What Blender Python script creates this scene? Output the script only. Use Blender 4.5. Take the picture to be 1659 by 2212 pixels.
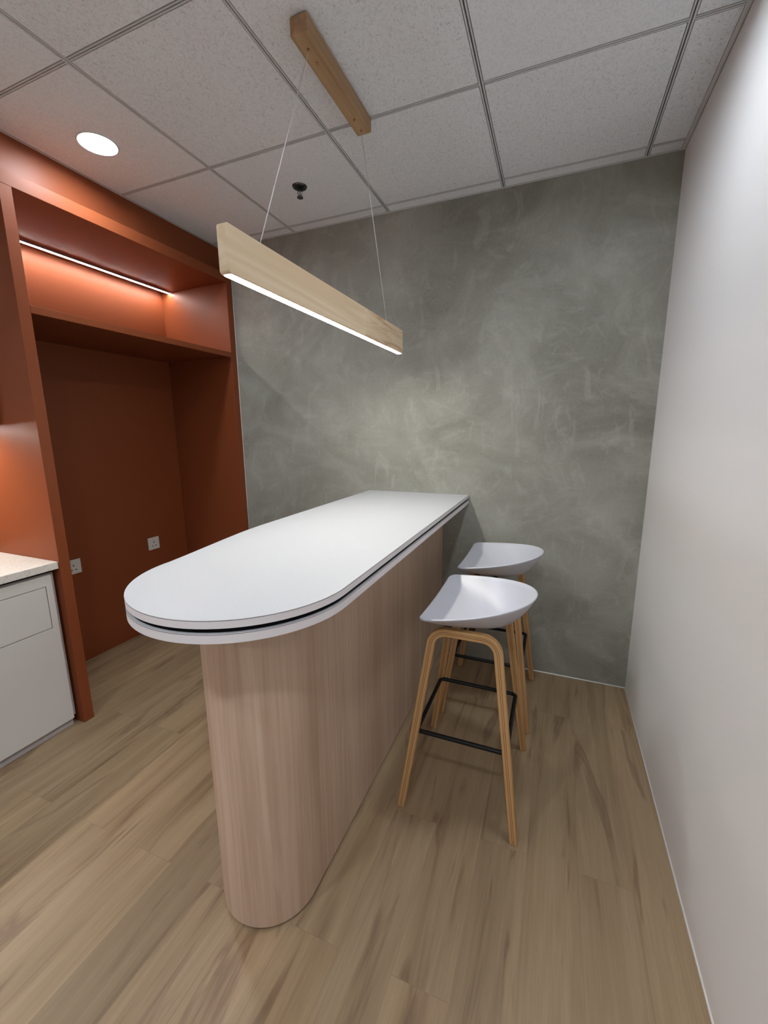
import bpy, bmesh, math, random
from mathutils import Vector, Matrix
random.seed(7)
for o in list(bpy.data.objects):
    bpy.data.objects.remove(o)
S = bpy.context.scene
COL = S.collection

# ---------------------------------------------------------------- camera, world, exposure
CAMZ = 1.364
F_PX = 904.574
cam_d = bpy.data.cameras.new('camera')
cam = bpy.data.objects.new('camera', cam_d)
COL.objects.link(cam)
r = Vector((0.92698458, 0.37501777, -0.00782679))
u = Vector((-0.0641178, 0.17897886, 0.98176141))
f = Vector((-0.36957881, 0.90957586, -0.18995596))
M = Matrix(((r.x, u.x, -f.x), (r.y, u.y, -f.y), (r.z, u.z, -f.z))).to_4x4()
M.translation = Vector((0, 0, CAMZ))
cam.matrix_world = M
cam_d.sensor_fit = 'HORIZONTAL'
cam_d.sensor_width = 36.0
cam_d.lens = F_PX / 1659.0 * 36.0
cam_d.clip_start = 0.02
S.camera = cam

w = bpy.data.worlds.new('world')
S.world = w
w.use_nodes = True
w.node_tree.nodes['Background'].inputs[0].default_value = (0.5, 0.55, 0.6, 1)
w.node_tree.nodes['Background'].inputs[1].default_value = 0.05
S.view_settings.view_transform = 'Standard'
S.view_settings.look = 'None'
S.view_settings.exposure = 0.0
S.view_settings.gamma = 1.0
S.view_settings.use_curve_mapping = False

L_DOWN = 250.0      # ceiling downlights
L_PEND = 114.0      # pendant diffuser
L_NICHE = 150.0     # strip in the open cabinet
L_UNDER = 245.0     # strip under the wall cabinet
DOWN_COL = (0.87, 0.935, 1.0)
PEND_COL = (1.0, 0.97, 0.88)

# ---------------------------------------------------------------- room numbers
H = 2.522          # ceiling
D = 2.359          # grey wall (y)
R = 0.428          # white wall (x)
XB = -2.084        # orange bulkhead face (x)
XF = -2.010        # face of the orange cabinet frame (x)
XN = -2.570        # back of the open cabinet (x)
YN = -3.0          # wall behind the camera

# ---------------------------------------------------------------- materials
def mat(name, col, rough=0.5, metal=0.0, spec=0.5):
    m = bpy.data.materials.new(name)
    m.use_nodes = True
    b = m.node_tree.nodes['Principled BSDF']
    b.inputs['Base Color'].default_value = (*col, 1)
    b.inputs['Roughness'].default_value = rough
    b.inputs['Metallic'].default_value = metal
    b.inputs['Specular IOR Level'].default_value = spec
    return m

class NT:
    def __init__(s, m):
        s.m = m; s.t = m.node_tree; s.n = s.t.nodes; s.l = s.t.links
        s.b = s.n['Principled BSDF']
        s.tc = s.n.new('ShaderNodeTexCoord')
    def mapping(s, scale=(1, 1, 1), loc=(0, 0, 0), rot=(0, 0, 0), src=None):
        mp = s.n.new('ShaderNodeMapping')
        mp.inputs['Scale'].default_value = scale
        mp.inputs['Location'].default_value = loc
        mp.inputs['Rotation'].default_value = rot
        s.l.new(src or s.tc.outputs['Object'], mp.inputs['Vector'])
        return mp.outputs['Vector']
    def noise(s, vec, scale, detail=2, rough=0.5, dist=0.0):
        n = s.n.new('ShaderNodeTexNoise')
        n.inputs['Scale'].default_value = scale
        n.inputs['Detail'].default_value = detail
        n.inputs['Roughness'].default_value = rough
        n.inputs['Distortion'].default_value = dist
        s.l.new(vec, n.inputs['Vector'])
        return n.outputs['Fac']
    def ramp(s, fac, stops, interp='LINEAR'):
        r_ = s.n.new('ShaderNodeValToRGB')
        e = r_.color_ramp.elements
        r_.color_ramp.interpolation = interp
        while len(e) < len(stops):
            e.new(0.5)
        for el, (p, c) in zip(e, stops):
            el.position = p
            el.color = (*c, 1) if len(c) == 3 else c
        s.l.new(fac, r_.inputs['Fac'])
        return r_.outputs['Color']
    def mix(s, fac, a, b, mode='MIX'):
        m_ = s.n.new('ShaderNodeMix')
        m_.data_type = 'RGBA'; m_.blend_type = mode
        for val, sock in ((fac, m_.inputs[0]), (a, m_.inputs[6]), (b, m_.inputs[7])):
            if hasattr(val, 'links'):
                s.l.new(val, sock)
            elif isinstance(val, tuple):
                sock.default_value = (*val, 1)
            else:
                sock.default_value = val
        return m_.outputs[2]
    def math(s, op, a, b=0.0):
        m_ = s.n.new('ShaderNodeMath'); m_.operation = op
        for val, sock in ((a, m_.inputs[0]), (b, m_.inputs[1])):
            if hasattr(val, 'links'):
                s.l.new(val, sock)
            else:
                sock.default_value = val
        return m_.outputs[0]
    def bump(s, h, strength=0.2, dist=0.002):
        b_ = s.n.new('ShaderNodeBump')
        b_.inputs['Strength'].default_value = strength
        b_.inputs['Distance'].default_value = dist
        s.l.new(h, b_.inputs['Height'])
        s.l.new(b_.outputs['Normal'], s.b.inputs['Normal'])
    def color(s, c):
        s.l.new(c, s.b.inputs['Base Color'])

def emis(name, col, strength):
    m = bpy.data.materials.new(name)
    m.use_nodes = True
    b = m.node_tree.nodes['Principled BSDF']
    b.inputs['Base Color'].default_value = (0.8, 0.8, 0.8, 1)
    b.inputs['Emission Color'].default_value = (*col, 1)
    b.inputs['Emission Strength'].default_value = strength
    return m

# orange matt laminate
m_orange = mat('orange_laminate', (0.205, 0.053, 0.0185), 0.45, 0, 0.22)
t = NT(m_orange); n_ = t.noise(t.mapping(), 160, 3); t.bump(n_, 0.08, 0.001)
# white painted wall
m_white = mat('white_paint', (0.80, 0.795, 0.80), 0.55, 0, 0.3)
t = NT(m_white); n_ = t.noise(t.mapping(), 220, 3); t.bump(n_, 0.10, 0.0015)
# grey troweled plaster
m_plaster = mat('troweled_plaster', (0.2, 0.2, 0.17), 0.62, 0, 0.3)
t = NT(m_plaster)
big = t.noise(t.mapping(loc=(3.1, 0, 1.7)), 1.15, 3, 0.5, 0.4)
cloud = t.noise(t.mapping((1, 1, 1.15), (1.1, 0, 0.4), (0, 0.5, 0)), 2.6, 7, 0.60, 1.1)
st1 = t.noise(t.mapping((3.2, 1, 1.6), (0, 0, 0), (0, 0.7, 0)), 2.3, 8, 0.66, 1.8)
st2 = t.noise(t.mapping((1.6, 1, 3.6), (5, 0, 2), (0, -0.5, 0)), 2.1, 8, 0.66, 1.6)
fine = t.noise(t.mapping(), 70, 4, 0.6)
base = t.ramp(cloud, [(0.34, (0.185, 0.180, 0.150)), (0.50, (0.262, 0.260, 0.222)), (0.66, (0.372, 0.373, 0.330))])
base = t.mix(0.45, base, t.ramp(big, [(0.36, (0.190, 0.184, 0.152)), (0.64, (0.345, 0.345, 0.308))]))
s1 = t.ramp(st1, [(0.54, (0, 0, 0)), (0.62, (1, 1, 1))])
s2 = t.ramp(st2, [(0.55, (0, 0, 0)), (0.64, (1, 1, 1))])
base = t.mix(t.math('MULTIPLY', s1, 0.24), base, (0.43, 0.43, 0.38))
base = t.mix(t.math('MULTIPLY', s2, 0.20), base, (0.42, 0.42, 0.375))
base = t.mix(0.08, base, t.ramp(fine, [(0.3, (0.12, 0.12, 0.11)), (0.7, (0.45, 0.45, 0.40))]))
t.color(base)
t.bump(t.math('ADD', cloud, t.math('MULTIPLY', fine, 0.15)), 0.08, 0.004)
# wood plank floor, planks run along y
m_floor = mat('oak_plank_floor', (0.3, 0.2, 0.13), 0.42, 0, 0.4)
t = NT(m_floor)
sep = t.n.new('ShaderNodeSeparateXYZ'); t.l.new(t.tc.outputs['Object'], sep.inputs[0])
cmb = t.n.new('ShaderNodeCombineXYZ')
t.l.new(sep.outputs['Y'], cmb.inputs['X']); t.l.new(sep.outputs['X'], cmb.inputs['Y'])
br = t.n.new('ShaderNodeTexBrick')
br.offset = 0.37; br.offset_frequency = 2
br.inputs['Scale'].default_value = 1.0
br.inputs['Brick Width'].default_value = 1.22
br.inputs['Row Height'].default_value = 0.152
br.inputs['Mortar Size'].default_value = 0.0007
br.inputs['Mortar Smooth'].default_value = 0.3
br.inputs['Color1'].default_value = (0, 0, 0, 1)
br.inputs['Color2'].default_value = (1, 1, 1, 1)
br.inputs['Mortar'].default_value = (0.5, 0.5, 0.5, 1)
t.l.new(cmb.outputs[0], br.inputs['Vector'])
sc = t.n.new('ShaderNodeVectorMath'); sc.operation = 'MULTIPLY_ADD'
t.l.new(br.outputs['Color'], sc.inputs[0]); sc.inputs[1].default_value = (7.3, 19.0, 5.1)
t.l.new(t.tc.outputs['Object'], sc.inputs[2])
v = sc.outputs[0]
g1 = t.noise(t.mapping((7, 0.42, 1), src=v), 2.4, 4, 0.55, 0.9)
g2 = t.noise(t.mapping((60, 2.2, 1), src=v), 3.0, 4, 0.65, 0.4)
kn = t.noise(t.mapping((5.0, 0.55, 1), (3, 1, 0), src=v), 1.9, 4, 0.55, 1.9)
c = t.ramp(g1, [(0.28, (0.180, 0.118, 0.065)), (0.42, (0.282, 0.199, 0.117)), (0.56, (0.322, 0.233, 0.140)), (0.74, (0.362, 0.268, 0.168))])
c = t.mix(t.math('MULTIPLY', t.ramp(g2, [(0.40, (1, 1, 1)), (0.62, (0, 0, 0))]), 0.22), c, (0.20, 0.130, 0.083))
c = t.mix(t.math('MULTIPLY', t.ramp(kn, [(0.58, (0, 0, 0)), (0.66, (1, 1, 1)), (0.72, (0.2, 0.2, 0.2))]), 0.66), c, (0.150, 0.090, 0.054))
tone = t.ramp(br.outputs['Color'], [(0.0, (0.87, 0.86, 0.84)), (0.5, (1, 1, 1)), (1.0, (1.10, 1.07, 1.03))])
c = t.mix(1.0, c, tone, 'MULTIPLY')
c = t.mix(t.math('MULTIPLY', br.outputs['Fac'], 0.35), c, (0.10, 0.066, 0.045))
t.color(c)
t.bump(g2, 0.12, 0.001)
# vertical grain laminate of the counter base
m_lam = mat('pale_elm_laminate', (0.45, 0.33, 0.25), 0.45, 0, 0.35)
t = NT(m_lam)
a1 = t.noise(t.mapping((1, 1, 0.03)), 9, 3, 0.5, 0.2)
a2 = t.noise(t.mapping((1, 1, 0.02)), 95, 4, 0.6, 0.25)
a3 = t.noise(t.mapping((1, 1, 0.05), (2, 5, 0)), 30, 3, 0.6, 0.6)
c = t.ramp(a1, [(0.30, (0.45, 0.31, 0.22)), (0.50, (0.53, 0.385, 0.285)), (0.72, (0.61, 0.465, 0.35))])
c = t.mix(t.math('MULTIPLY', t.ramp(a2, [(0.42, (1, 1, 1)), (0.60, (0, 0, 0))]), 0.34), c, (0.34, 0.23, 0.16))
c = t.mix(t.math('MULTIPLY', t.ramp(a3, [(0.48, (0, 0, 0)), (0.66, (1, 1, 1))]), 0.30), c, (0.66, 0.52, 0.41))
t.color(c)
t.bump(a2, 0.08, 0.0008)
# pine of pendant beam and ceiling block (grain along y)
def wood(name, c0, c1, c2, loc=(0, 0, 0), along=(14, 0.7, 14)):
    m = mat(name, c1, 0.5, 0, 0.35)
    t = NT(m)
    a = t.noise(t.mapping(along, loc), 1.7, 4, 0.55, 1.2)
    b = t.noise(t.mapping((along[0] * 6, along[1] * 3, along[2] * 6), loc), 2.5, 3, 0.6, 0.2)
    c = t.ramp(a, [(0.32, c0), (0.52, c1), (0.72, c2)])
    c = t.mix(t.math('MULTIPLY', t.ramp(b, [(0.40, (1, 1, 1)), (0.60, (0, 0, 0))]), 0.28), c, c0)
    t.color(c)
    return m
m_pine = wood('pine', (0.58, 0.44, 0.28), (0.66, 0.53, 0.37), (0.71, 0.59, 0.43))
m_pine2 = wood('knotty_pine', (0.42, 0.25, 0.13), (0.65, 0.51, 0.345), (0.70, 0.57, 0.41), (3, 4, 1), (6, 1.8, 26))
m_pine_shaded = wood('shaded_pine_block', (0.30, 0.175, 0.085), (0.42, 0.265, 0.14), (0.47, 0.31, 0.175))  # same pine as the beam, shade under the ceiling put into its colour
m_ply = wood('oak_plywood', (0.36, 0.19, 0.070), (0.50, 0.285, 0.115), (0.57, 0.345, 0.15), (0, 0, 0), (20, 20, 1.0))
m_plyedge = mat('plywood_edge', (0.50, 0.29, 0.12), 0.55)
m_plydark = mat('plywood_glue_line', (0.19, 0.085, 0.035), 0.6)
m_seat = mat('white_plastic', (0.52, 0.525, 0.58), 0.32, 0, 0.5)
m_black = mat('black_steel', (0.006, 0.006, 0.007), 0.45, 0, 0.25)
m_brown = mat('dark_brown_plate', (0.10, 0.045, 0.025), 0.6)
m_top = mat('white_laminate', (0.46, 0.46, 0.46), 0.42, 0, 0.4)
t = NT(m_top)
t.color(t.ramp(t.noise(t.mapping(), 300, 2, 0.5), [(0.35, (0.435, 0.442, 0.462)), (0.6, (0.46, 0.468, 0.487))]))
m_edge = mat('white_edge_band', (0.70, 0.67, 0.68), 0.45, 0, 0.4)
m_seam = mat('grey_seam', (0.10, 0.10, 0.11), 0.6)
m_core = mat('black_core', (0.004, 0.004, 0.004), 0.8, 0, 0.1)
m_plinth = mat('dark_plinth', (0.03, 0.018, 0.012), 0.7, 0, 0.2)
m_cab = mat('white_cabinet_front', (0.60, 0.59, 0.575), 0.45, 0, 0.35)
m_cabside = mat('grey_cabinet_side', (0.43, 0.41, 0.42), 0.5, 0, 0.3)
m_gap = mat('shadow_gap', (0.02, 0.02, 0.02), 0.8, 0, 0.1)
m_stone = mat('speckled_white_stone', (0.7, 0.68, 0.62), 0.3, 0, 0.5)
t = NT(m_stone)
c = t.ramp(t.noise(t.mapping(), 95, 5, 0.65, 0.6), [(0.34, (0.50, 0.48, 0.42)), (0.46, (0.64, 0.62, 0.57)), (0.68, (0.70, 0.68, 0.65))])
t.color(c)
m_plastic = mat('white_socket_plastic', (0.62, 0.60, 0.58), 0.35)
m_hole = mat('socket_hole', (0.01, 0.01, 0.01), 0.7)
m_alu = mat('aluminium', (0.55, 0.55, 0.56), 0.35, 0.9)
m_brass = mat('brass', (0.62, 0.40, 0.22), 0.25, 1.0)
m_chrome = mat('dark_chrome', (0.10, 0.11, 0.11), 0.22, 0.9)
m_wire = mat('steel_wire', (0.72, 0.72, 0.72), 0.4, 0.3)
m_bead = mat('white_sealant', (0.85, 0.84, 0.82), 0.5)
m_grid = mat('white_grid_metal', (0.60, 0.60, 0.60), 0.45, 0, 0.3)
m_void = mat('ceiling_void', (0.05, 0.05, 0.05), 0.9, 0, 0.0)
m_led_down = emis('downlight_glow', DOWN_COL, L_DOWN)
m_led_pend = emis('pendant_glow', PEND_COL, L_PEND)
m_led_niche = emis('niche_strip_glow', (1.0, 0.93, 0.90), L_NICHE)
m_led_under = emis('cabinet_strip_glow', (1.0, 0.95, 0.88), L_UNDER)

def tile_mat(name, rough_tile):
    m = mat(name, (0.5, 0.48, 0.47), 0.85, 0, 0.1)
    t = NT(m)
    a = t.noise(t.mapping(), 150, 3, 0.6, 0.3)
    b = t.noise(t.mapping((1, 1, 1), (4, 2, 0)), 420, 2, 0.5)
    c = t.ramp(a, [(0.30, (0.70, 0.715, 0.735)), (0.55, (0.81, 0.83, 0.855))])
    if rough_tile:
        fs = t.noise(t.mapping((1, 0.55, 1), (1, 7, 0), (0, 0, 0.5)), 165, 3, 0.55, 1.0)
        pit = t.ramp(fs, [(0.33, (1, 1, 1)), (0.41, (0, 0, 0))])
        c = t.mix(t.math('MULTIPLY', pit, 0.36), c, (0.30, 0.29, 0.28))
        t.bump(t.math('SUBTRACT', a, pit), 0.35, 0.002)
    else:
        t.bump(b, 0.12, 0.001)
    t.color(c)
    return m
m_tile = tile_mat('fissured_mineral_tile', True)
m_tile2 = tile_mat('plain_mineral_tile', False)

# ---------------------------------------------------------------- mesh helpers
def box(bm, x0, x1, y0, y1, z0, z1, mi=0):
    vs = [bm.verts.new((x, y, z)) for x in (x0, x1) for y in (y0, y1) for z in (z0, z1)]
    for q in ((0, 1, 3, 2), (4, 6, 7, 5), (0, 4, 5, 1), (2, 3, 7, 6), (0, 2, 6, 4), (1, 5, 7, 3)):
        fc = bm.faces.new([vs[i] for i in q]); fc.material_index = mi
    return vs

def prism(bm, pts, z0, z1, mi_side=0, mi_top=0, smooth=True):
    b = [bm.verts.new((x, y, z0)) for x, y in pts]
    tt = [bm.verts.new((x, y, z1)) for x, y in pts]
    n = len(pts)
    for i in range(n):
        fc = bm.faces.new((b[i], b[(i + 1) % n], tt[(i + 1) % n], tt[i]))
        fc.material_index = mi_side; fc.smooth = smooth
    fc = bm.faces.new(tt); fc.material_index = mi_top
    fc = bm.faces.new(list(reversed(b))); fc.material_index = mi_top

def cyl(bm, c, rad, h, axis='z', seg=24, mi=0, r2=None):
    """a capped cylinder from c, length h along axis"""
    r2 = rad if r2 is None else r2
    ax = {'x': Vector((1, 0, 0)), 'y': Vector((0, 1, 0)), 'z': Vector((0, 0, 1))}[axis]
    a = {'x': Vector((0, 1, 0)), 'y': Vector((0, 0, 1)), 'z': Vector((1, 0, 0))}[axis]
    b = ax.cross(a)
    c = Vector(c)
    A = []; B = []
    for i in range(seg):
        t_ = 2 * math.pi * i / seg
        d = a * math.cos(t_) + b * math.sin(t_)
        A.append(bm.verts.new(c + d * rad)); B.append(bm.verts.new(c + ax * h + d * r2))
    for i in range(seg):
        j = (i + 1) % seg
        fc = bm.faces.new((A[i], A[j], B[j], B[i])); fc.material_index = mi; fc.smooth = True
    fc = bm.faces.new(list(reversed(A))); fc.material_index = mi
    fc = bm.faces.new(B); fc.material_index = mi

def tube(bm, pts, rad, seg=10, closed=False, mi=0):
    pts = [Vector(p) for p in pts]
    n = len(pts); rings = []
    for i, p in enumerate(pts):
        if closed:
            d = (pts[(i + 1) % n] - pts[i - 1]).normalized()
        else:
            d = (pts[min(i + 1, n - 1)] - pts[max(i - 1, 0)]).normalized()
        up = Vector((0, 0, 1)) if abs(d.z) < 0.9 else Vector((1, 0, 0))
        a = d.cross(up).normalized(); b = d.cross(a).normalized()
        rings.append([bm.verts.new(p + (a * math.cos(2 * math.pi * k / seg) + b * math.sin(2 * math.pi * k / seg)) * rad) for k in range(seg)])
    m_ = n if closed else n - 1
    for i in range(m_):
        A = rings[i]; B = rings[(i + 1) % n]
        for k in range(seg):
            fc = bm.faces.new((A[k], A[(k + 1) % seg], B[(k + 1) % seg], B[k])); fc.smooth = True; fc.material_index = mi
    if not closed:
        bm.faces.new(list(reversed(rings[0]))).material_index = mi
        bm.faces.new(rings[-1]).material_index = mi

def obj(name, bm, mats, parent=None, bevel=0.0, seg=2, loc=None):
    bmesh.ops.recalc_face_normals(bm, faces=bm.faces[:])
    for e in bm.edges:
        if len(e.link_faces) == 2 and e.calc_face_angle(0) > math.radians(35): e.smooth = False
    me = bpy.data.meshes.new(name)
    bm.to_mesh(me); bm.free()
    for m in (mats if isinstance(mats, (list, tuple)) else [mats]):
        me.materials.append(m)
    o = bpy.data.objects.new(name, me)
    COL.objects.link(o)
    if loc: o.location = loc
    if parent: o.parent = parent
    if bevel:
        md = o.modifiers.new('bevel', 'BEVEL')
        md.width = bevel; md.segments = seg; md.limit_method = 'ANGLE'; md.angle_limit = math.radians(40)
        md.harden_normals = False
    return o

def thing(name, label, cat, loc=(0, 0, 0), group=None):
    o = bpy.data.objects.new(name, None)
    COL.objects.link(o)
    o.location = loc
    o.empty_display_size = 0.05
    return tag(o, label, cat, group)

def tag(o, label, cat, group=None):
    o['label'] = label; o['category'] = cat
    if group: o['group'] = group
    return o

def struct(name, bm, mats, **k):
    o = obj(name, bm, mats, **k)
    o['kind'] = 'structure'
    return o

def boxes(*bs):
    bm = bmesh.new()
    for b in bs: box(bm, *b)
    return bm

# ---------------------------------------------------------------- room shell
struct('floor', boxes((-2.75, R + 0.12, YN - 0.12, D + 0.12, -0.1, 0.0)), m_floor)
struct('wall_back', boxes((-2.75, R + 0.12, D, D + 0.12, 0.0, H + 0.12)), m_plaster)
struct('wall_right', boxes((R, R + 0.12, YN, D, 0.0, H + 0.12)), m_white)
struct('wall_front', boxes((-2.75, R + 0.12, YN - 0.12, YN, 0.0, H + 0.12)), m_white)
struct('wall_left', boxes((-2.75, XN - 0.02, YN, D, 0.0, H + 0.12),
                          (XN - 0.02, XB, YN, D, 2.355, H + 0.12),
                          (XN - 0.02, XB, YN, -0.881, 0.0, 2.355)), m_orange)

# suspended ceiling: tiles in an exposed slotted grid
GX = -1.514; GY = 2.285; G = 0.6
xs = [XB] + [GX + G * i for i in range(0, 4)] + [R]
ys = [D] + [GY - G * j for j in range(0, 9)] + [YN]
LIGHTS = [(-1.81, 1.385, 0.85, 'round white glowing ceiling downlight beside the orange bulkhead'),
          (-0.014, 1.385, 0.70, 'round ceiling downlight in the tile near the white right wall, at the top edge'),
          (-1.214, -0.415, 1.28, 'added round fill downlight over the floor, unseen behind the viewer, nearer the kitchen units'),  # fill lamp added out of view to brighten the room
          (-0.014, -0.415, 1.28, 'added round fill downlight, unseen behind the viewer, close to the white wall'),  # second added fill lamp, also out of view
          (-0.614, -2.215, 1.75, 'round ceiling downlight farthest behind the viewer, by the rear wall')]
LR = 0.0695
def holed_tile(bm, x0, x1, y0, y1, z0, z1, cx_, cy_, mi, mi_in):
    """a tile with a round cut-out: bottom face as a fan between circle and rim, plus a short inner tube"""
    n_ = 64
    inner = []; outer = []; tubev = []
    angs = [2 * math.pi * k / n_ for k in range(n_)]
    for x, y in ((x0, y0), (x1, y0), (x1, y1), (x0, y1)):
        a = math.atan2(y - cy_, x - cx_) % (2 * math.pi)
        k = min(range(n_), key=lambda q: abs(angs[q] - a))
        angs[k] = a
    for a in angs:
        c_, s_ = math.cos(a), math.sin(a)
        tx = ((x1 - cx_) / c_ if c_ > 1e-9 else (x0 - cx_) / c_ if c_ < -1e-9 else 1e9)
        ty = ((y1 - cy_) / s_ if s_ > 1e-9 else (y0 - cy_) / s_ if s_ < -1e-9 else 1e9)
        t0 = min(tx, ty)
        inner.append(bm.verts.new((cx_ + LR * c_, cy_ + LR * s_, z0)))
        tubev.append(bm.verts.new((cx_ + LR * c_, cy_ + LR * s_, z0 + 0.035)))
        outer.append((bm.verts.new((cx_ + t0 * c_, cy_ + t0 * s_, z0)), bm.verts.new((cx_ + t0 * c_, cy_ + t0 * s_, z1))))
    for k in range(n_):
        j_ = (k + 1) % n_
        bm.faces.new((inner[k], outer[k][0], outer[j_][0], inner[j_])).material_index = mi
        fc = bm.faces.new((inner[k], inner[j_], tubev[j_], tubev[k])); fc.material_index = mi_in; fc.smooth = True
        bm.faces.new((outer[k][0], outer[k][1], outer[j_][1], outer[j_][0])).material_index = mi
bm = bmesh.new()
gap = 0.0095
for i in range(len(xs) - 1):
    for j in range(len(ys) - 1):
        x0, x1 = xs[i] + gap, xs[i + 1] - gap
        y0, y1 = ys[j + 1] + gap, ys[j] - gap
        if i == 0: x0 = xs[0] + 0.010
        if i == len(xs) - 2: x1 = R - 0.017
        if j == 0: y1 = D - 0.010
        plain = (j == 0) or (i == 0) or (i == 1 and j == 1) or (i == 3 and j == 2)
        hit = [l for l in LIGHTS if x0 < l[0] < x1 and y0 < l[1] < y1]
        if hit:
            holed_tile(bm, x0, x1, y0, y1, H + 0.001, H + 0.015, hit[0][0], hit[0][1], 1 if plain else 0, 3)
        else:
            box(bm, x0, x1, y0, y1, H + 0.001, H + 0.015, 1 if plain else 0)
box(bm, XB, R, YN, D, H + 0.06, H + 0.12, 2)
struct('ceiling', bm, [m_tile, m_tile2, m_void, m_cab])
bm = bmesh.new()
for x in xs[1:-1]:
    box(bm, x - 0.0072, x - 0.0022, YN, D, H, H + 0.012)
    box(bm, x + 0.0022, x + 0.0072, YN, D, H, H + 0.012)
    box(bm, x - 0.0072, x + 0.0072, YN, D, H + 0.008, H + 0.028, 1)
struct('trim_1', bm, [m_grid, m_seam])
bm = bmesh.new()
for y in ys[1:-1]:
    for i in range(len(xs) - 1):
        xa = xs[i] + (0.0075 if i else 0.0); xb = xs[i + 1] - 0.0075
        box(bm, xa, xb, y - 0.0062, y - 0.0018, H + 0.0005, H + 0.012)
        box(bm, xa, xb, y + 0.0018, y + 0.0062, H + 0.0005, H + 0.012)
        box(bm, xa, xb, y - 0.0062, y + 0.0062, H + 0.008, H + 0.028, 1)
struct('trim_2', bm, [m_grid, m_seam])
# wall angles round the ceiling
struct('trim_3', boxes((R - 0.016, R, YN, D, H - 0.001, H + 0.0008), (R - 0.0015, R, YN, D, H - 0.001, H + 0.02),
                       (XB, R - 0.016, D - 0.009, D, H - 0.001, H + 0.0008),
                       (XB, XB + 0.008, YN, D - 0.009, H - 0.001, H + 0.0008)), m_grid)
# sealant beads along the floor and in the plaster corner
def bead(pts, s=0.004):
    bm = bmesh.new(); tube(bm, pts, s, 8); return bm
struct('trim_4', bead([(R - 0.001, YN, 0.001), (R - 0.001, D, 0.001)], 0.0034), m_bead)
struct('trim_5', bead([(-0.58, D - 0.001, 0.001), (R, D - 0.001, 0.001)], 0.0035), m_bead)
struct('trim_6', bead([(XF + 0.001, D - 0.001, 0.0), (XF + 0.001, D - 0.001, 2.35)], 0.0012), m_bead)

# ---------------------------------------------------------------- ceiling downlights
def downlight(x, y, k_, label):
    t_ = thing('ceiling_downlight', label, 'ceiling light', (x, y, H), 'round ceiling downlights')
    seg = 48
    def lathe(prof):
        bm = bmesh.new()
        rings = [[bm.verts.new((rr * math.cos(2 * math.pi * k / seg), rr * math.sin(2 * math.pi * k / seg), z)) for k in range(seg)] for rr, z in prof]
        for a, b in zip(rings, rings[1:]):
            for k in range(seg):
                fc = bm.faces.new((a[k], a[(k + 1) % seg], b[(k + 1) % seg], b[k])); fc.smooth = True
        return bm
    obj('rim', lathe([(0.0675, 0.020), (0.0680, 0.002), (0.0690, -0.0020), (0.0715, -0.0026), (0.0750, -0.0010), (0.0755, 0.0009)]), m_cab, t_)
    bm = bmesh.new(); cyl(bm, (0, 0, 0.009), 0.0672, 0.004, seg=48)
    m = m_led_down if k_ == 1.0 else emis('downlight_glow', DOWN_COL, L_DOWN * k_)
    obj('diffuser', bm, m, t_)
    return t_
for l in LIGHTS: downlight(*l)

# ---------------------------------------------------------------- sprinkler
t_ = thing('fire_sprinkler', 'small dark chrome sprinkler head set in a plain ceiling tile', 'sprinkler', (-1.222, 1.962, H))
t_.scale = (1.22, 1.22, 1.3)
bm = bmesh.new()
seg = 32
prof = [(0.017, 0.012), (0.018, -0.001), (0.026, -0.004), (0.029, -0.001), (0.0295, 0.0005)]
rings = [[bm.verts.new((a * math.cos(2 * math.pi * k / seg), a * math.sin(2 * math.pi * k / seg), z)) for k in range(seg)] for a, z in prof]
for a, b in zip(rings, rings[1:]):
    for k in range(seg):
        fc = bm.faces.new((a[k], a[(k + 1) % seg], b[(k + 1) % seg], b[k])); fc.smooth = True
obj('escutcheon', bm, m_chrome, t_)
bm = bmesh.new(); cyl(bm, (0, 0, -0.0015), 0.0175, 0.001)
obj('cup', bm, m_hole, t_)
bm = bmesh.new()
cyl(bm, (0, 0, -0.012), 0.007, 0.012, seg=16)
for s in (-1, 1):
    tube(bm, [(s * 0.006, 0, -0.008), (s * 0.010, 0, -0.018), (s * 0.007, 0, -0.028), (0, 0, -0.034)], 0.0018, 8)
cyl(bm, (0, 0, -0.034), 0.0022, 0.022, seg=10)
obj('frame_arms', bm, m_chrome, t_)
bm = bmesh.new(); cyl(bm, (0, 0, -0.0375), 0.012, 0.003, seg=20)
obj('deflector', bm, m_chrome, t_)

# ---------------------------------------------------------------- open orange cabinet (fridge niche)
YL0, YL1 = 1.110, 1.155     # near side panel
YR0 = 2.308                 # far side panel up to the grey wall
ZT0, ZT1 = 2.300, 2.355     # top rail
cab = thing('open_niche_cabinet', 'tall orange open cabinet with a lit upper shelf and empty bay below', 'cabinet', (XF, 1.7, 0))
def lp(o):   # world coordinates inside a thing whose origin is elsewhere
    o.location = (-o.parent.location.x, -o.parent.location.y, -o.parent.location.z); return o
lp(obj('side_panel', boxes((XN + 0.001, XF, YL0, YL1, 0.001, ZT0)), m_orange, cab, 0.001, 1))
lp(obj('side_panel', boxes((XN + 0.001, XF, YR0, D - 0.001, 0.001, ZT0)), m_orange, cab, 0.001, 1))
lp(obj('top_panel', boxes((XN + 0.001, XF, YL0, D - 0.001, ZT0 + 0.0005, ZT1 - 0.001)), m_orange, cab, 0.001, 1))
lp(obj('shelf', boxes((XN + 0.001, XF, YL1 + 0.0005, YR0 - 0.0005, 1.846, 1.877)), m_orange, cab, 0.001, 1))
lp(obj('back_panel', boxes((XN - 0.019, XN, YL0, D - 0.001, 0.001, ZT1 - 0.001)), m_orange, cab))

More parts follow.
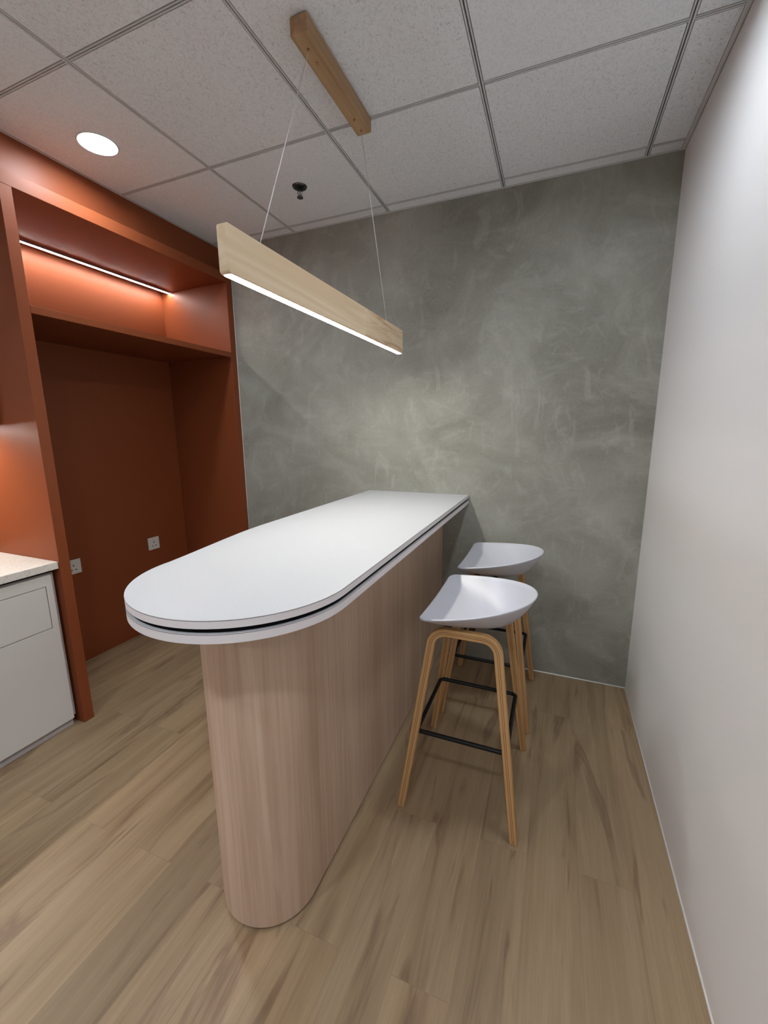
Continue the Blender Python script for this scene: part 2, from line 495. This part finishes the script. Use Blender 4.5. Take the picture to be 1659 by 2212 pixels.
# LED strip under the cabinet top
def led_strip(name, label, x, y0, y1, z, m_led, wdt=0.012):
    t_ = thing(name, label, 'strip light', (x, (y0 + y1) / 2, z))
    lp(obj('channel', boxes((x - wdt / 2 - 0.003, x - wdt / 2, y0, y1, z - 0.010, z - 0.0005), (x + wdt / 2, x + wdt / 2 + 0.003, y0, y1, z - 0.010, z - 0.0005),
                            (x - wdt / 2, x + wdt / 2, y0, y1, z - 0.004, z - 0.0005)), m_alu, t_))
    lp(obj('diffuser', boxes((x - wdt / 2, x + wdt / 2, y0, y1, z - 0.011, z - 0.005)), m_led, t_))
led_strip('led_strip_light', 'thin glowing strip light under the top of the orange open cabinet', -2.497, YL1 + 0.002, YR0 - 0.002, ZT0, m_led_niche)

# ---------------------------------------------------------------- kitchen run on the left
YK0 = -0.88
bc = thing('base_cabinet', 'white base cabinet with a flush drawer under the speckled stone worktop', 'cabinet', (-2.3, 0.1, 0))
lp(obj('carcass', boxes((XN, -2.052, YK0, 1.100, 0.045, 0.757)), m_cabside, bc))
lp(obj('kickboard', boxes((-2.10, -2.052, YK0, 1.085, 0.0005, 0.040)), m_cabside, bc))
XD0, XD1 = -2.0515, -2.035
bm = bmesh.new()
dy0, dy1, dz0, dz1 = 0.45, 1.055, 0.512, 0.702
g = 0.003
for b in ((XD0, XD1, YK0, dy0 - g, 0.040, 0.752), (XD0, XD1, dy1 + g, 1.083, 0.040, 0.752),
          (XD0, XD1, dy0 - g, dy1 + g, dz1 + g, 0.752), (XD0, XD1, dy0 - g, dy1 + g, 0.040, dz0 - g)):
    box(bm, *b)
bmesh.ops.remove_doubles(bm, verts=bm.verts[:], dist=1e-5)
lp(obj('front_panel', bm, m_cab, bc))
lp(obj('drawer', boxes((XD0, XD1, dy0, dy1, dz0, dz1)), m_cab, bc, 0.0006, 1))
lp(obj('gap_backing', boxes((XD0 - 0.0003, XD0 + 0.001, dy0 - 0.004, dy1 + 0.004, dz0 - 0.004, dz1 + 0.004)), m_gap, bc))
wt = obj('stone_worktop', boxes((XN, -2.016, YK0, 1.1085, 0.774, 0.806)), m_stone, bevel=0.0015)
tag(wt, 'pale speckled stone worktop on the white base cabinet', 'worktop')
lp(obj('recess_rail', boxes((XN, -2.060, YK0, 1.105, 0.757, 0.7738)), m_gap, bc))
# wall cabinet over the worktop, with its under-light
wc = thing('wall_cabinet', 'grey white wall cabinet above the stone worktop, cut by the left edge', 'cabinet', (-2.4, 0.1, 1.4))
lp(obj('carcass', boxes((XN + 0.001, -2.275, YK0, 1.104, 1.402, 2.299)), m_black, wc))
lp(obj('door', boxes((-2.2745, -2.256, 0.50, 1.097, 1.400, 2.296)), m_cab, wc, 0.001, 1))
lp(obj('door', boxes((-2.2745, -2.256, -0.12, 0.497, 1.400, 2.296)), m_cab, wc, 0.001, 1))
led_strip('under_cabinet_light', 'strip light under the wall cabinet shining on the stone worktop', -2.40, -0.6, 1.06, 1.4015, m_led_under)
sp = obj('splashback', boxes((XN - 0.019, XN - 0.0005, YK0, YL0 - 0.001, 0.001, ZT1 - 0.001)), m_orange)
tag(sp, 'orange panel on the wall behind the stone worktop', 'wall panel')
tp = obj('cornice_panel', boxes((XN + 0.001, XF, YK0, YL0 - 0.001, ZT0, ZT1 - 0.001)), m_orange)
tag(tp, 'orange top rail over the wall cabinet beside the open cabinet', 'panel')

# ---------------------------------------------------------------- wall sockets
def socket(y, z, label):
    t_ = thing('wall_socket', label, 'socket', (XN, y, z), 'white three pin wall sockets')
    obj('faceplate', boxes((0.0002, 0.0085, -0.043, 0.043, -0.043, 0.043)), m_plastic, t_, 0.003, 3)
    bm = boxes((0.0080, 0.0094, -0.0035, 0.0035, 0.004, 0.012), (0.0080, 0.0094, -0.016, -0.008, -0.020, -0.014), (0.0080, 0.0094, 0.008, 0.016, -0.020, -0.014))
    obj('pin_holes', bm, m_hole, t_)
    obj('rocker_switch', boxes((0.0080, 0.0112, -0.008, 0.008, 0.020, 0.036)), m_plastic, t_, 0.001, 1)
    return t_
socket(2.024, 0.605, 'white wall socket on the back of the orange bay, nearer the grey wall')
socket(1.486, 0.598, 'white wall socket in the orange bay half hidden by its near side panel')

# ---------------------------------------------------------------- bar counter
def outline(xc, xl_far, yc, rad, inset=0.0, n=40, wide=True):
    pts = []
    rr = rad - inset
    for i in range(n + 1):            # round end, from right side to left side
        a = -math.pi * i / n
        pts.append((xc + rr * math.cos(a), yc + rr * math.sin(a)))
    xl0 = xc - rr
    if wide:
        for k in range(1, 13):
            s_ = k / 12.0
            e_ = s_ * s_ * (3 - 2 * s_) * 0.5 + 0.5 * (1 - (1 - s_) ** 2)
            pts.append((xl0 + (xl_far + inset - xl0) * e_, yc + 0.50 * s_))
        pts.append((xl_far + inset, D - 0.0008))
    else:
        pts.append((xl0, D - 0.0008))
    pts.append((xc + rr, D - 0.0008))
    return pts
bar = thing('bar_counter', 'white topped peninsula bar counter with rounded end and wood grain base', 'counter', (-0.73, 1.5, 0))
ZTOP = 1.004
def slab(name, z0, z1, inset=0.0):
    bm = bmesh.new()
    prism(bm, outline(-0.7170, -1.055, 0.831, 0.2790, inset), z0, z1, 1, 0)
    prism(bm, outline(-0.7170, -1.055, 0.831, 0.2793, inset), z1 - 0.0022, z1 - 0.0012, 2, 2)
    return lp(obj(name, bm, [m_top, m_edge, m_seam], bar))
slab('upper_top', ZTOP - 0.018, ZTOP)
slab('lower_top', ZTOP - 0.050, ZTOP - 0.029)
bm = bmesh.new(); prism(bm, outline(-0.7170, -1.055, 0.831, 0.2790, 0.0072), ZTOP - 0.0292, ZTOP - 0.0178)
lp(obj('spacer', bm, m_core, bar))
bm = bmesh.new(); prism(bm, outline(-0.7295, -0.88, 0.860, 0.1460, 0, 40, False), 0.008, ZTOP - 0.0502)
lp(obj('base', bm, m_lam, bar))
bm = bmesh.new(); prism(bm, outline(-0.7295, -0.88, 0.860, 0.1460, 0.007, 40, False), 0.0003, 0.0082)
lp(obj('plinth', bm, m_plinth, bar))

# ---------------------------------------------------------------- pendant
PX = -0.7285
pn = thing('linear_pendant_light', 'long pale wood beam pendant with a glowing underside, hung over the bar counter', 'pendant light', (PX, 1.45, H))
def pend(o):
    return lp(o)
TILT = math.radians(0.45)
Y0, Y1, Z0, Z1 = 0.847, 2.030, 1.726, 1.832
HW = 0.0150
def rbeam(y0, y1, z0, z1, hw, rc=0.008):
    """side profile in y,z with rounded corners, extruded along x"""
    bm = bmesh.new()
    prof = []
    for (cy, cz, a0) in ((y1 - rc, z1 - rc, 0), (y0 + rc, z1 - rc, 90), (y0 + rc, z0 + rc, 180), (y1 - rc, z0 + rc, 270)):
        for k in range(7):
            a = math.radians(a0 + 15 * k)
            prof.append((cy + rc * math.cos(a), cz + rc * math.sin(a)))
    A = [bm.verts.new((-hw, y, z)) for y, z in prof]
    B = [bm.verts.new((hw, y, z)) for y, z in prof]
    n = len(prof)
    for i in range(n):
        bm.faces.new((A[i], A[(i + 1) % n], B[(i + 1) % n], B[i]))
    bm.faces.new(A); bm.faces.new(list(reversed(B)))
    return bm
YC = 1.45
YJ = 1.60 - YC
def beam_half(y0, y1, left):
    bm = rbeam(Y0 - YC, Y1 - YC, Z0, Z1, HW)
    bmesh.ops.recalc_face_normals(bm, faces=bm.faces[:])
    geom = bm.verts[:] + bm.edges[:] + bm.faces[:]
    bmesh.ops.bisect_plane(bm, geom=geom, plane_co=(0, YJ, 0), plane_no=(0, 1 if left else -1, 0), clear_outer=True)
    ed = [e for e in bm.edges if e.is_boundary]
    bmesh.ops.holes_fill(bm, edges=ed)
    # slot for the diffuser is left as a shallow groove under the beam
    return bm
for left, m in ((True, m_pine), (False, m_pine2)):
    o = obj('wood_beam', beam_half(0, 0, left), m, pn, 0.0035, 3)
    o.location = (0, 0, -H); o.rotation_euler = (TILT, 0, 0)
bm = boxes((-0.0105, 0.0105, Y0 - YC + 0.010, Y1 - YC - 0.010, Z0 - 0.0016, Z0 + 0.004))
o = obj('diffuser', bm, m_led_pend, pn, 0.001, 1); o.location = (0, 0, -H); o.rotation_euler = (TILT, 0, 0)
# ceiling block
CY0, CY1, CX = 1.232, 1.682, -0.751
lp(obj('canopy', boxes((CX - 0.029, CX + 0.029, CY0, CY1, H - 0.050, H - 0.0012)), m_pine_shaded, pn, 0.005, 3))
for y in (1.284, 1.335, 1.592, 1.652):
    bm = bmesh.new()
    cyl(bm, (CX, y, H - 0.0532), 0.0042, 0.0035, seg=16)
    cyl(bm, (CX, y, H - 0.0552), 0.0022, 0.0020, seg=12)
    lp(obj('screw', bm, m_brass, pn))
for (ya, yb) in ((1.284, 0.968), (1.652, 1.845)):
    zb = Z1 + (yb - YC) * TILT - 0.002
    bm = bmesh.new(); tube(bm, [(CX, ya, H - 0.0552), (PX, yb, zb)], 0.0011, 8)
    lp(obj('suspension_wire', bm, m_wire, pn))

# ---------------------------------------------------------------- bar stools
def seat_bm():
    """shell: rounded D in plan, straight front lip facing -x, rim rising to the back"""
    NTH, NR = 96, 16
    xf, xb = -0.142, 0.220           # front lip and back of rim, local x
    hwf = 0.238                      # half width at the lip
    rim = []
    # the rim as a closed curve: front edge, sides, back
    def half(x):                     # half width of the plan at x
        s_ = (x - xf) / (xb - xf)
        s_ = min(max(s_, 0), 1)
        return (0.238 - 0.022 * s_) * (1 - s_ ** 2.45) ** 0.50
    side = []
    for k in range(40):
        s_ = 1 - math.cos(math.pi / 2 * k / 39)
        s_ = math.sin(math.pi / 2 * k / 39)
        side.append((xf + (xb - xf) * s_, half(xf + (xb - xf) * s_)))
    # round the lip corners
    rc = 0.034
    right = [(x, y) for x, y in side if x > xf + rc]
    front = [(xf - 0.004 * (1 - (y / hwf) ** 2) * 0, y) for y in [-(hwf - rc) + (2 * (hwf - rc)) * i / 18 for i in range(19)]]
    cor = lambda sgn: [(xf + rc - rc * math.cos(math.radians(a)), sgn * (hwf - rc + rc * math.sin(math.radians(a)))) for a in (15, 30, 45, 60, 75)]
    P_ = []
    P_ += front                                   # from -y to +y along the lip
    P_ += cor(1)
    P_ += [(x, y) for x, y in right]              # +y side to the back
    P_ += [(x, -y) for x, y in reversed(right[:-1])]
    P_ += list(reversed(cor(-1)))
    def rimz(x, y):
        s_ = (x - xf) / (xb - xf)
        fr = 0.010 * (abs(y) / hwf) ** 2
        return 0.741 + fr * (1 - s_) + 0.060 * s_ ** 1.15
    cx, cz = 0.075, 0.675
    bm = bmesh.new()
    cen = bm.verts.new((cx, 0, cz))
    prev = None
    n = len(P_)
    for q in range(1, NR + 1):
        s_ = q / NR
        ring = []
        for (x, y) in P_:
            zr = rimz(x, y)
            frontness = max(0.0, (cx - x) / (cx - xf))
            lateral = min(1, abs(y) / hwf)
            k_ = 2.15 - 0.45 * frontness
            h_ = (zr - cz) * s_ ** k_
            ring.append(bm.verts.new((cx + (x - cx) * s_ ** 0.92, y * s_ ** 0.92, cz + h_)))
        for i in range(n):
            j = (i + 1) % n
            if prev is None: fc = bm.faces.new((cen, ring[i], ring[j]))
            else: fc = bm.faces.new((prev[i], ring[i], ring[j], prev[j]))
            fc.smooth = True
        prev = ring
    return bm

def u_frame(yf, yt, sgn):
    """bent plywood U: feet on the floor at y=yf, crossbar under the seat at y=yt"""
    bm = bmesh.new()
    foot = 0.200; top = 0.109; zt = 0.680; rc = 0.054; th = 0.0285; wd = 0.0245
    # centre line in the (s, z) plane, s = local x
    legdir = Vector((foot - top, -zt)).normalized()
    path = []
    def arc(cx_, cz_, a0, a1, n_=9):
        return [(cx_ + rc * math.cos(a0 + (a1 - a0) * k / n_), cz_ + rc * math.sin(a0 + (a1 - a0) * k / n_)) for k in range(n_ + 1)]
    ang = math.atan2(foot - top, zt)      # lean from vertical
    # arc centre on the right side: tangent to top bar (z=zt) and the leaning leg
    tx = top - rc * math.tan((math.pi / 2 - ang) / 2)
    czc = zt - rc
    R_ = arc(tx, czc, math.pi / 2, ang)   # from the top going down to the leg
    path = [(-foot, 0.0)] + [(-x, z) for x, z in reversed(R_)] + R_ + [(foot, 0.0)]
    zmax = zt
    lam = [0, 0.36, 0.43, 0.57, 0.64, 1.0]     # glue lines across the edge
    rows = []
    for i, (x, z) in enumerate(path):
        if i == 0: d = Vector(path[1]) - Vector(path[0])
        elif i == len(path) - 1: d = Vector(path[-1]) - Vector(path[-2])
        else: d = (Vector(path[i + 1]) - Vector(path[i])).normalized() + (Vector(path[i]) - Vector(path[i - 1])).normalized()
        d.normalize()
        nrm = Vector((-d.y, d.x))              # outward of the bend
        if i in (0, len(path) - 1):            # feet cut level with the floor
            nrm = Vector((-1, 0)) * (1 if i == 0 else -1)
            nrm = nrm / abs(math.cos(ang))
        y = yf + (yt - yf) * (z / zmax)
        th_ = th * (0.90 if z < 0.01 else 1.0)
        row = []
        for side in (-1, 1):
            for l_ in lam:
                off = (l_ - 0.5) * th_
                row.append(bm.verts.new((x + nrm.x * off, y + side * wd / 2, z + nrm.y * off)))
        rows.append(row)
    m_ = len(lam)
    for A, B in zip(rows, rows[1:]):
        for side in (0, 1):
            for k in range(m_ - 1):
                o_ = side * m_
                fc = bm.faces.new((A[o_ + k], A[o_ + k + 1], B[o_ + k + 1], B[o_ + k]))
                fc.material_index = 2 if k in (1, 3) else 1
                fc.smooth = True
        for k in (0, m_ - 1):
            fc = bm.faces.new((A[k], A[m_ + k], B[m_ + k], B[k])); fc.material_index = 0; fc.smooth = True
    for A in (rows[0], rows[-1]):
        bm.faces.new([A[k] for k in range(m_)] + [A[m_ + k] for k in reversed(range(m_))]).material_index = 1
    return bm

def make_stool(label):
    t_ = thing('bar_stool', label, 'bar stool', (0, 0, 0), 'white shell bar stools at the counter')
    s_ = obj('seat_shell', seat_bm(), m_seat, t_)
    so = s_.modifiers.new('solid', 'SOLIDIFY'); so.thickness = 0.0065; so.offset = 0.0
    bv = s_.modifiers.new('bevel', 'BEVEL'); bv.width = 0.0022; bv.segments = 2; bv.limit_method = 'ANGLE'; bv.angle_limit = math.radians(50)
    for sg in (-1, 1):
        fr_ = obj('leg_frame', u_frame(sg * 0.226, sg * 0.150, sg), [m_ply, m_plyedge, m_plydark], t_)
        md = fr_.modifiers.new('bevel', 'BEVEL'); md.width = 0.0025; md.segments = 2; md.limit_method = 'ANGLE'; md.angle_limit = math.radians(50)
    # footrest ring of black rod, inside the legs
    zf = 0.287; x0, x1 = -0.161, 0.152; yy = 0.175; rc = 0.016
    x0, x1 = -0.158, 0.158
    pts = []
    for (cx_, cy_, a0) in ((x1 - rc, yy - rc, 0), (x0 + rc, yy - rc, 90), (x0 + rc, -yy + rc, 180), (x1 - rc, -yy + rc, 270)):
        for k in range(6):
            a = math.radians(a0 + 18 * k)
            pts.append((cx_ + rc * math.cos(a), cy_ + rc * math.sin(a), zf))
    bm = bmesh.new(); tube(bm, pts, 0.0078, 12, True)
    fo = obj('footrest', bm, m_black, t_)
    for sx in (-1, 1):
        for sy in (-1, 1):
            bm = bmesh.new(); cyl(bm, (sx * 0.1535, sy * 0.1705, zf + 0.0072), 0.0026, 0.0014, seg=12)
            obj('screw', bm, m_alu, fo)
    # crossbars joining the two frames below the shell
    bm = boxes((-0.085, -0.060, -0.142, 0.142, 0.664, 0.672), (0.000, 0.022, -0.142, 0.142, 0.656, 0.664))
    cyl(bm, (-0.072, 0, 0.668), 0.012, 0.018, seg=16)
    obj('seat_support', bm, m_brown, t_, 0.002, 2)
    return t_

def copy_tree(o, parent=None):
    c = o.copy(); COL.objects.link(c)
    if parent: c.parent = parent
    for ch in list(o.children):
        copy_tree(ch, c)
    return c
st1 = make_stool('white shell bar stool with oak legs nearer the viewer, in front of the other stool')
st2 = copy_tree(st1)
st2['label'] = 'white shell bar stool with oak legs farther back, beside the grey plaster wall'
st1.location = (-0.2455, 1.473, 0.0005)
st2.location = (-0.2405, 2.040, 0.0005)
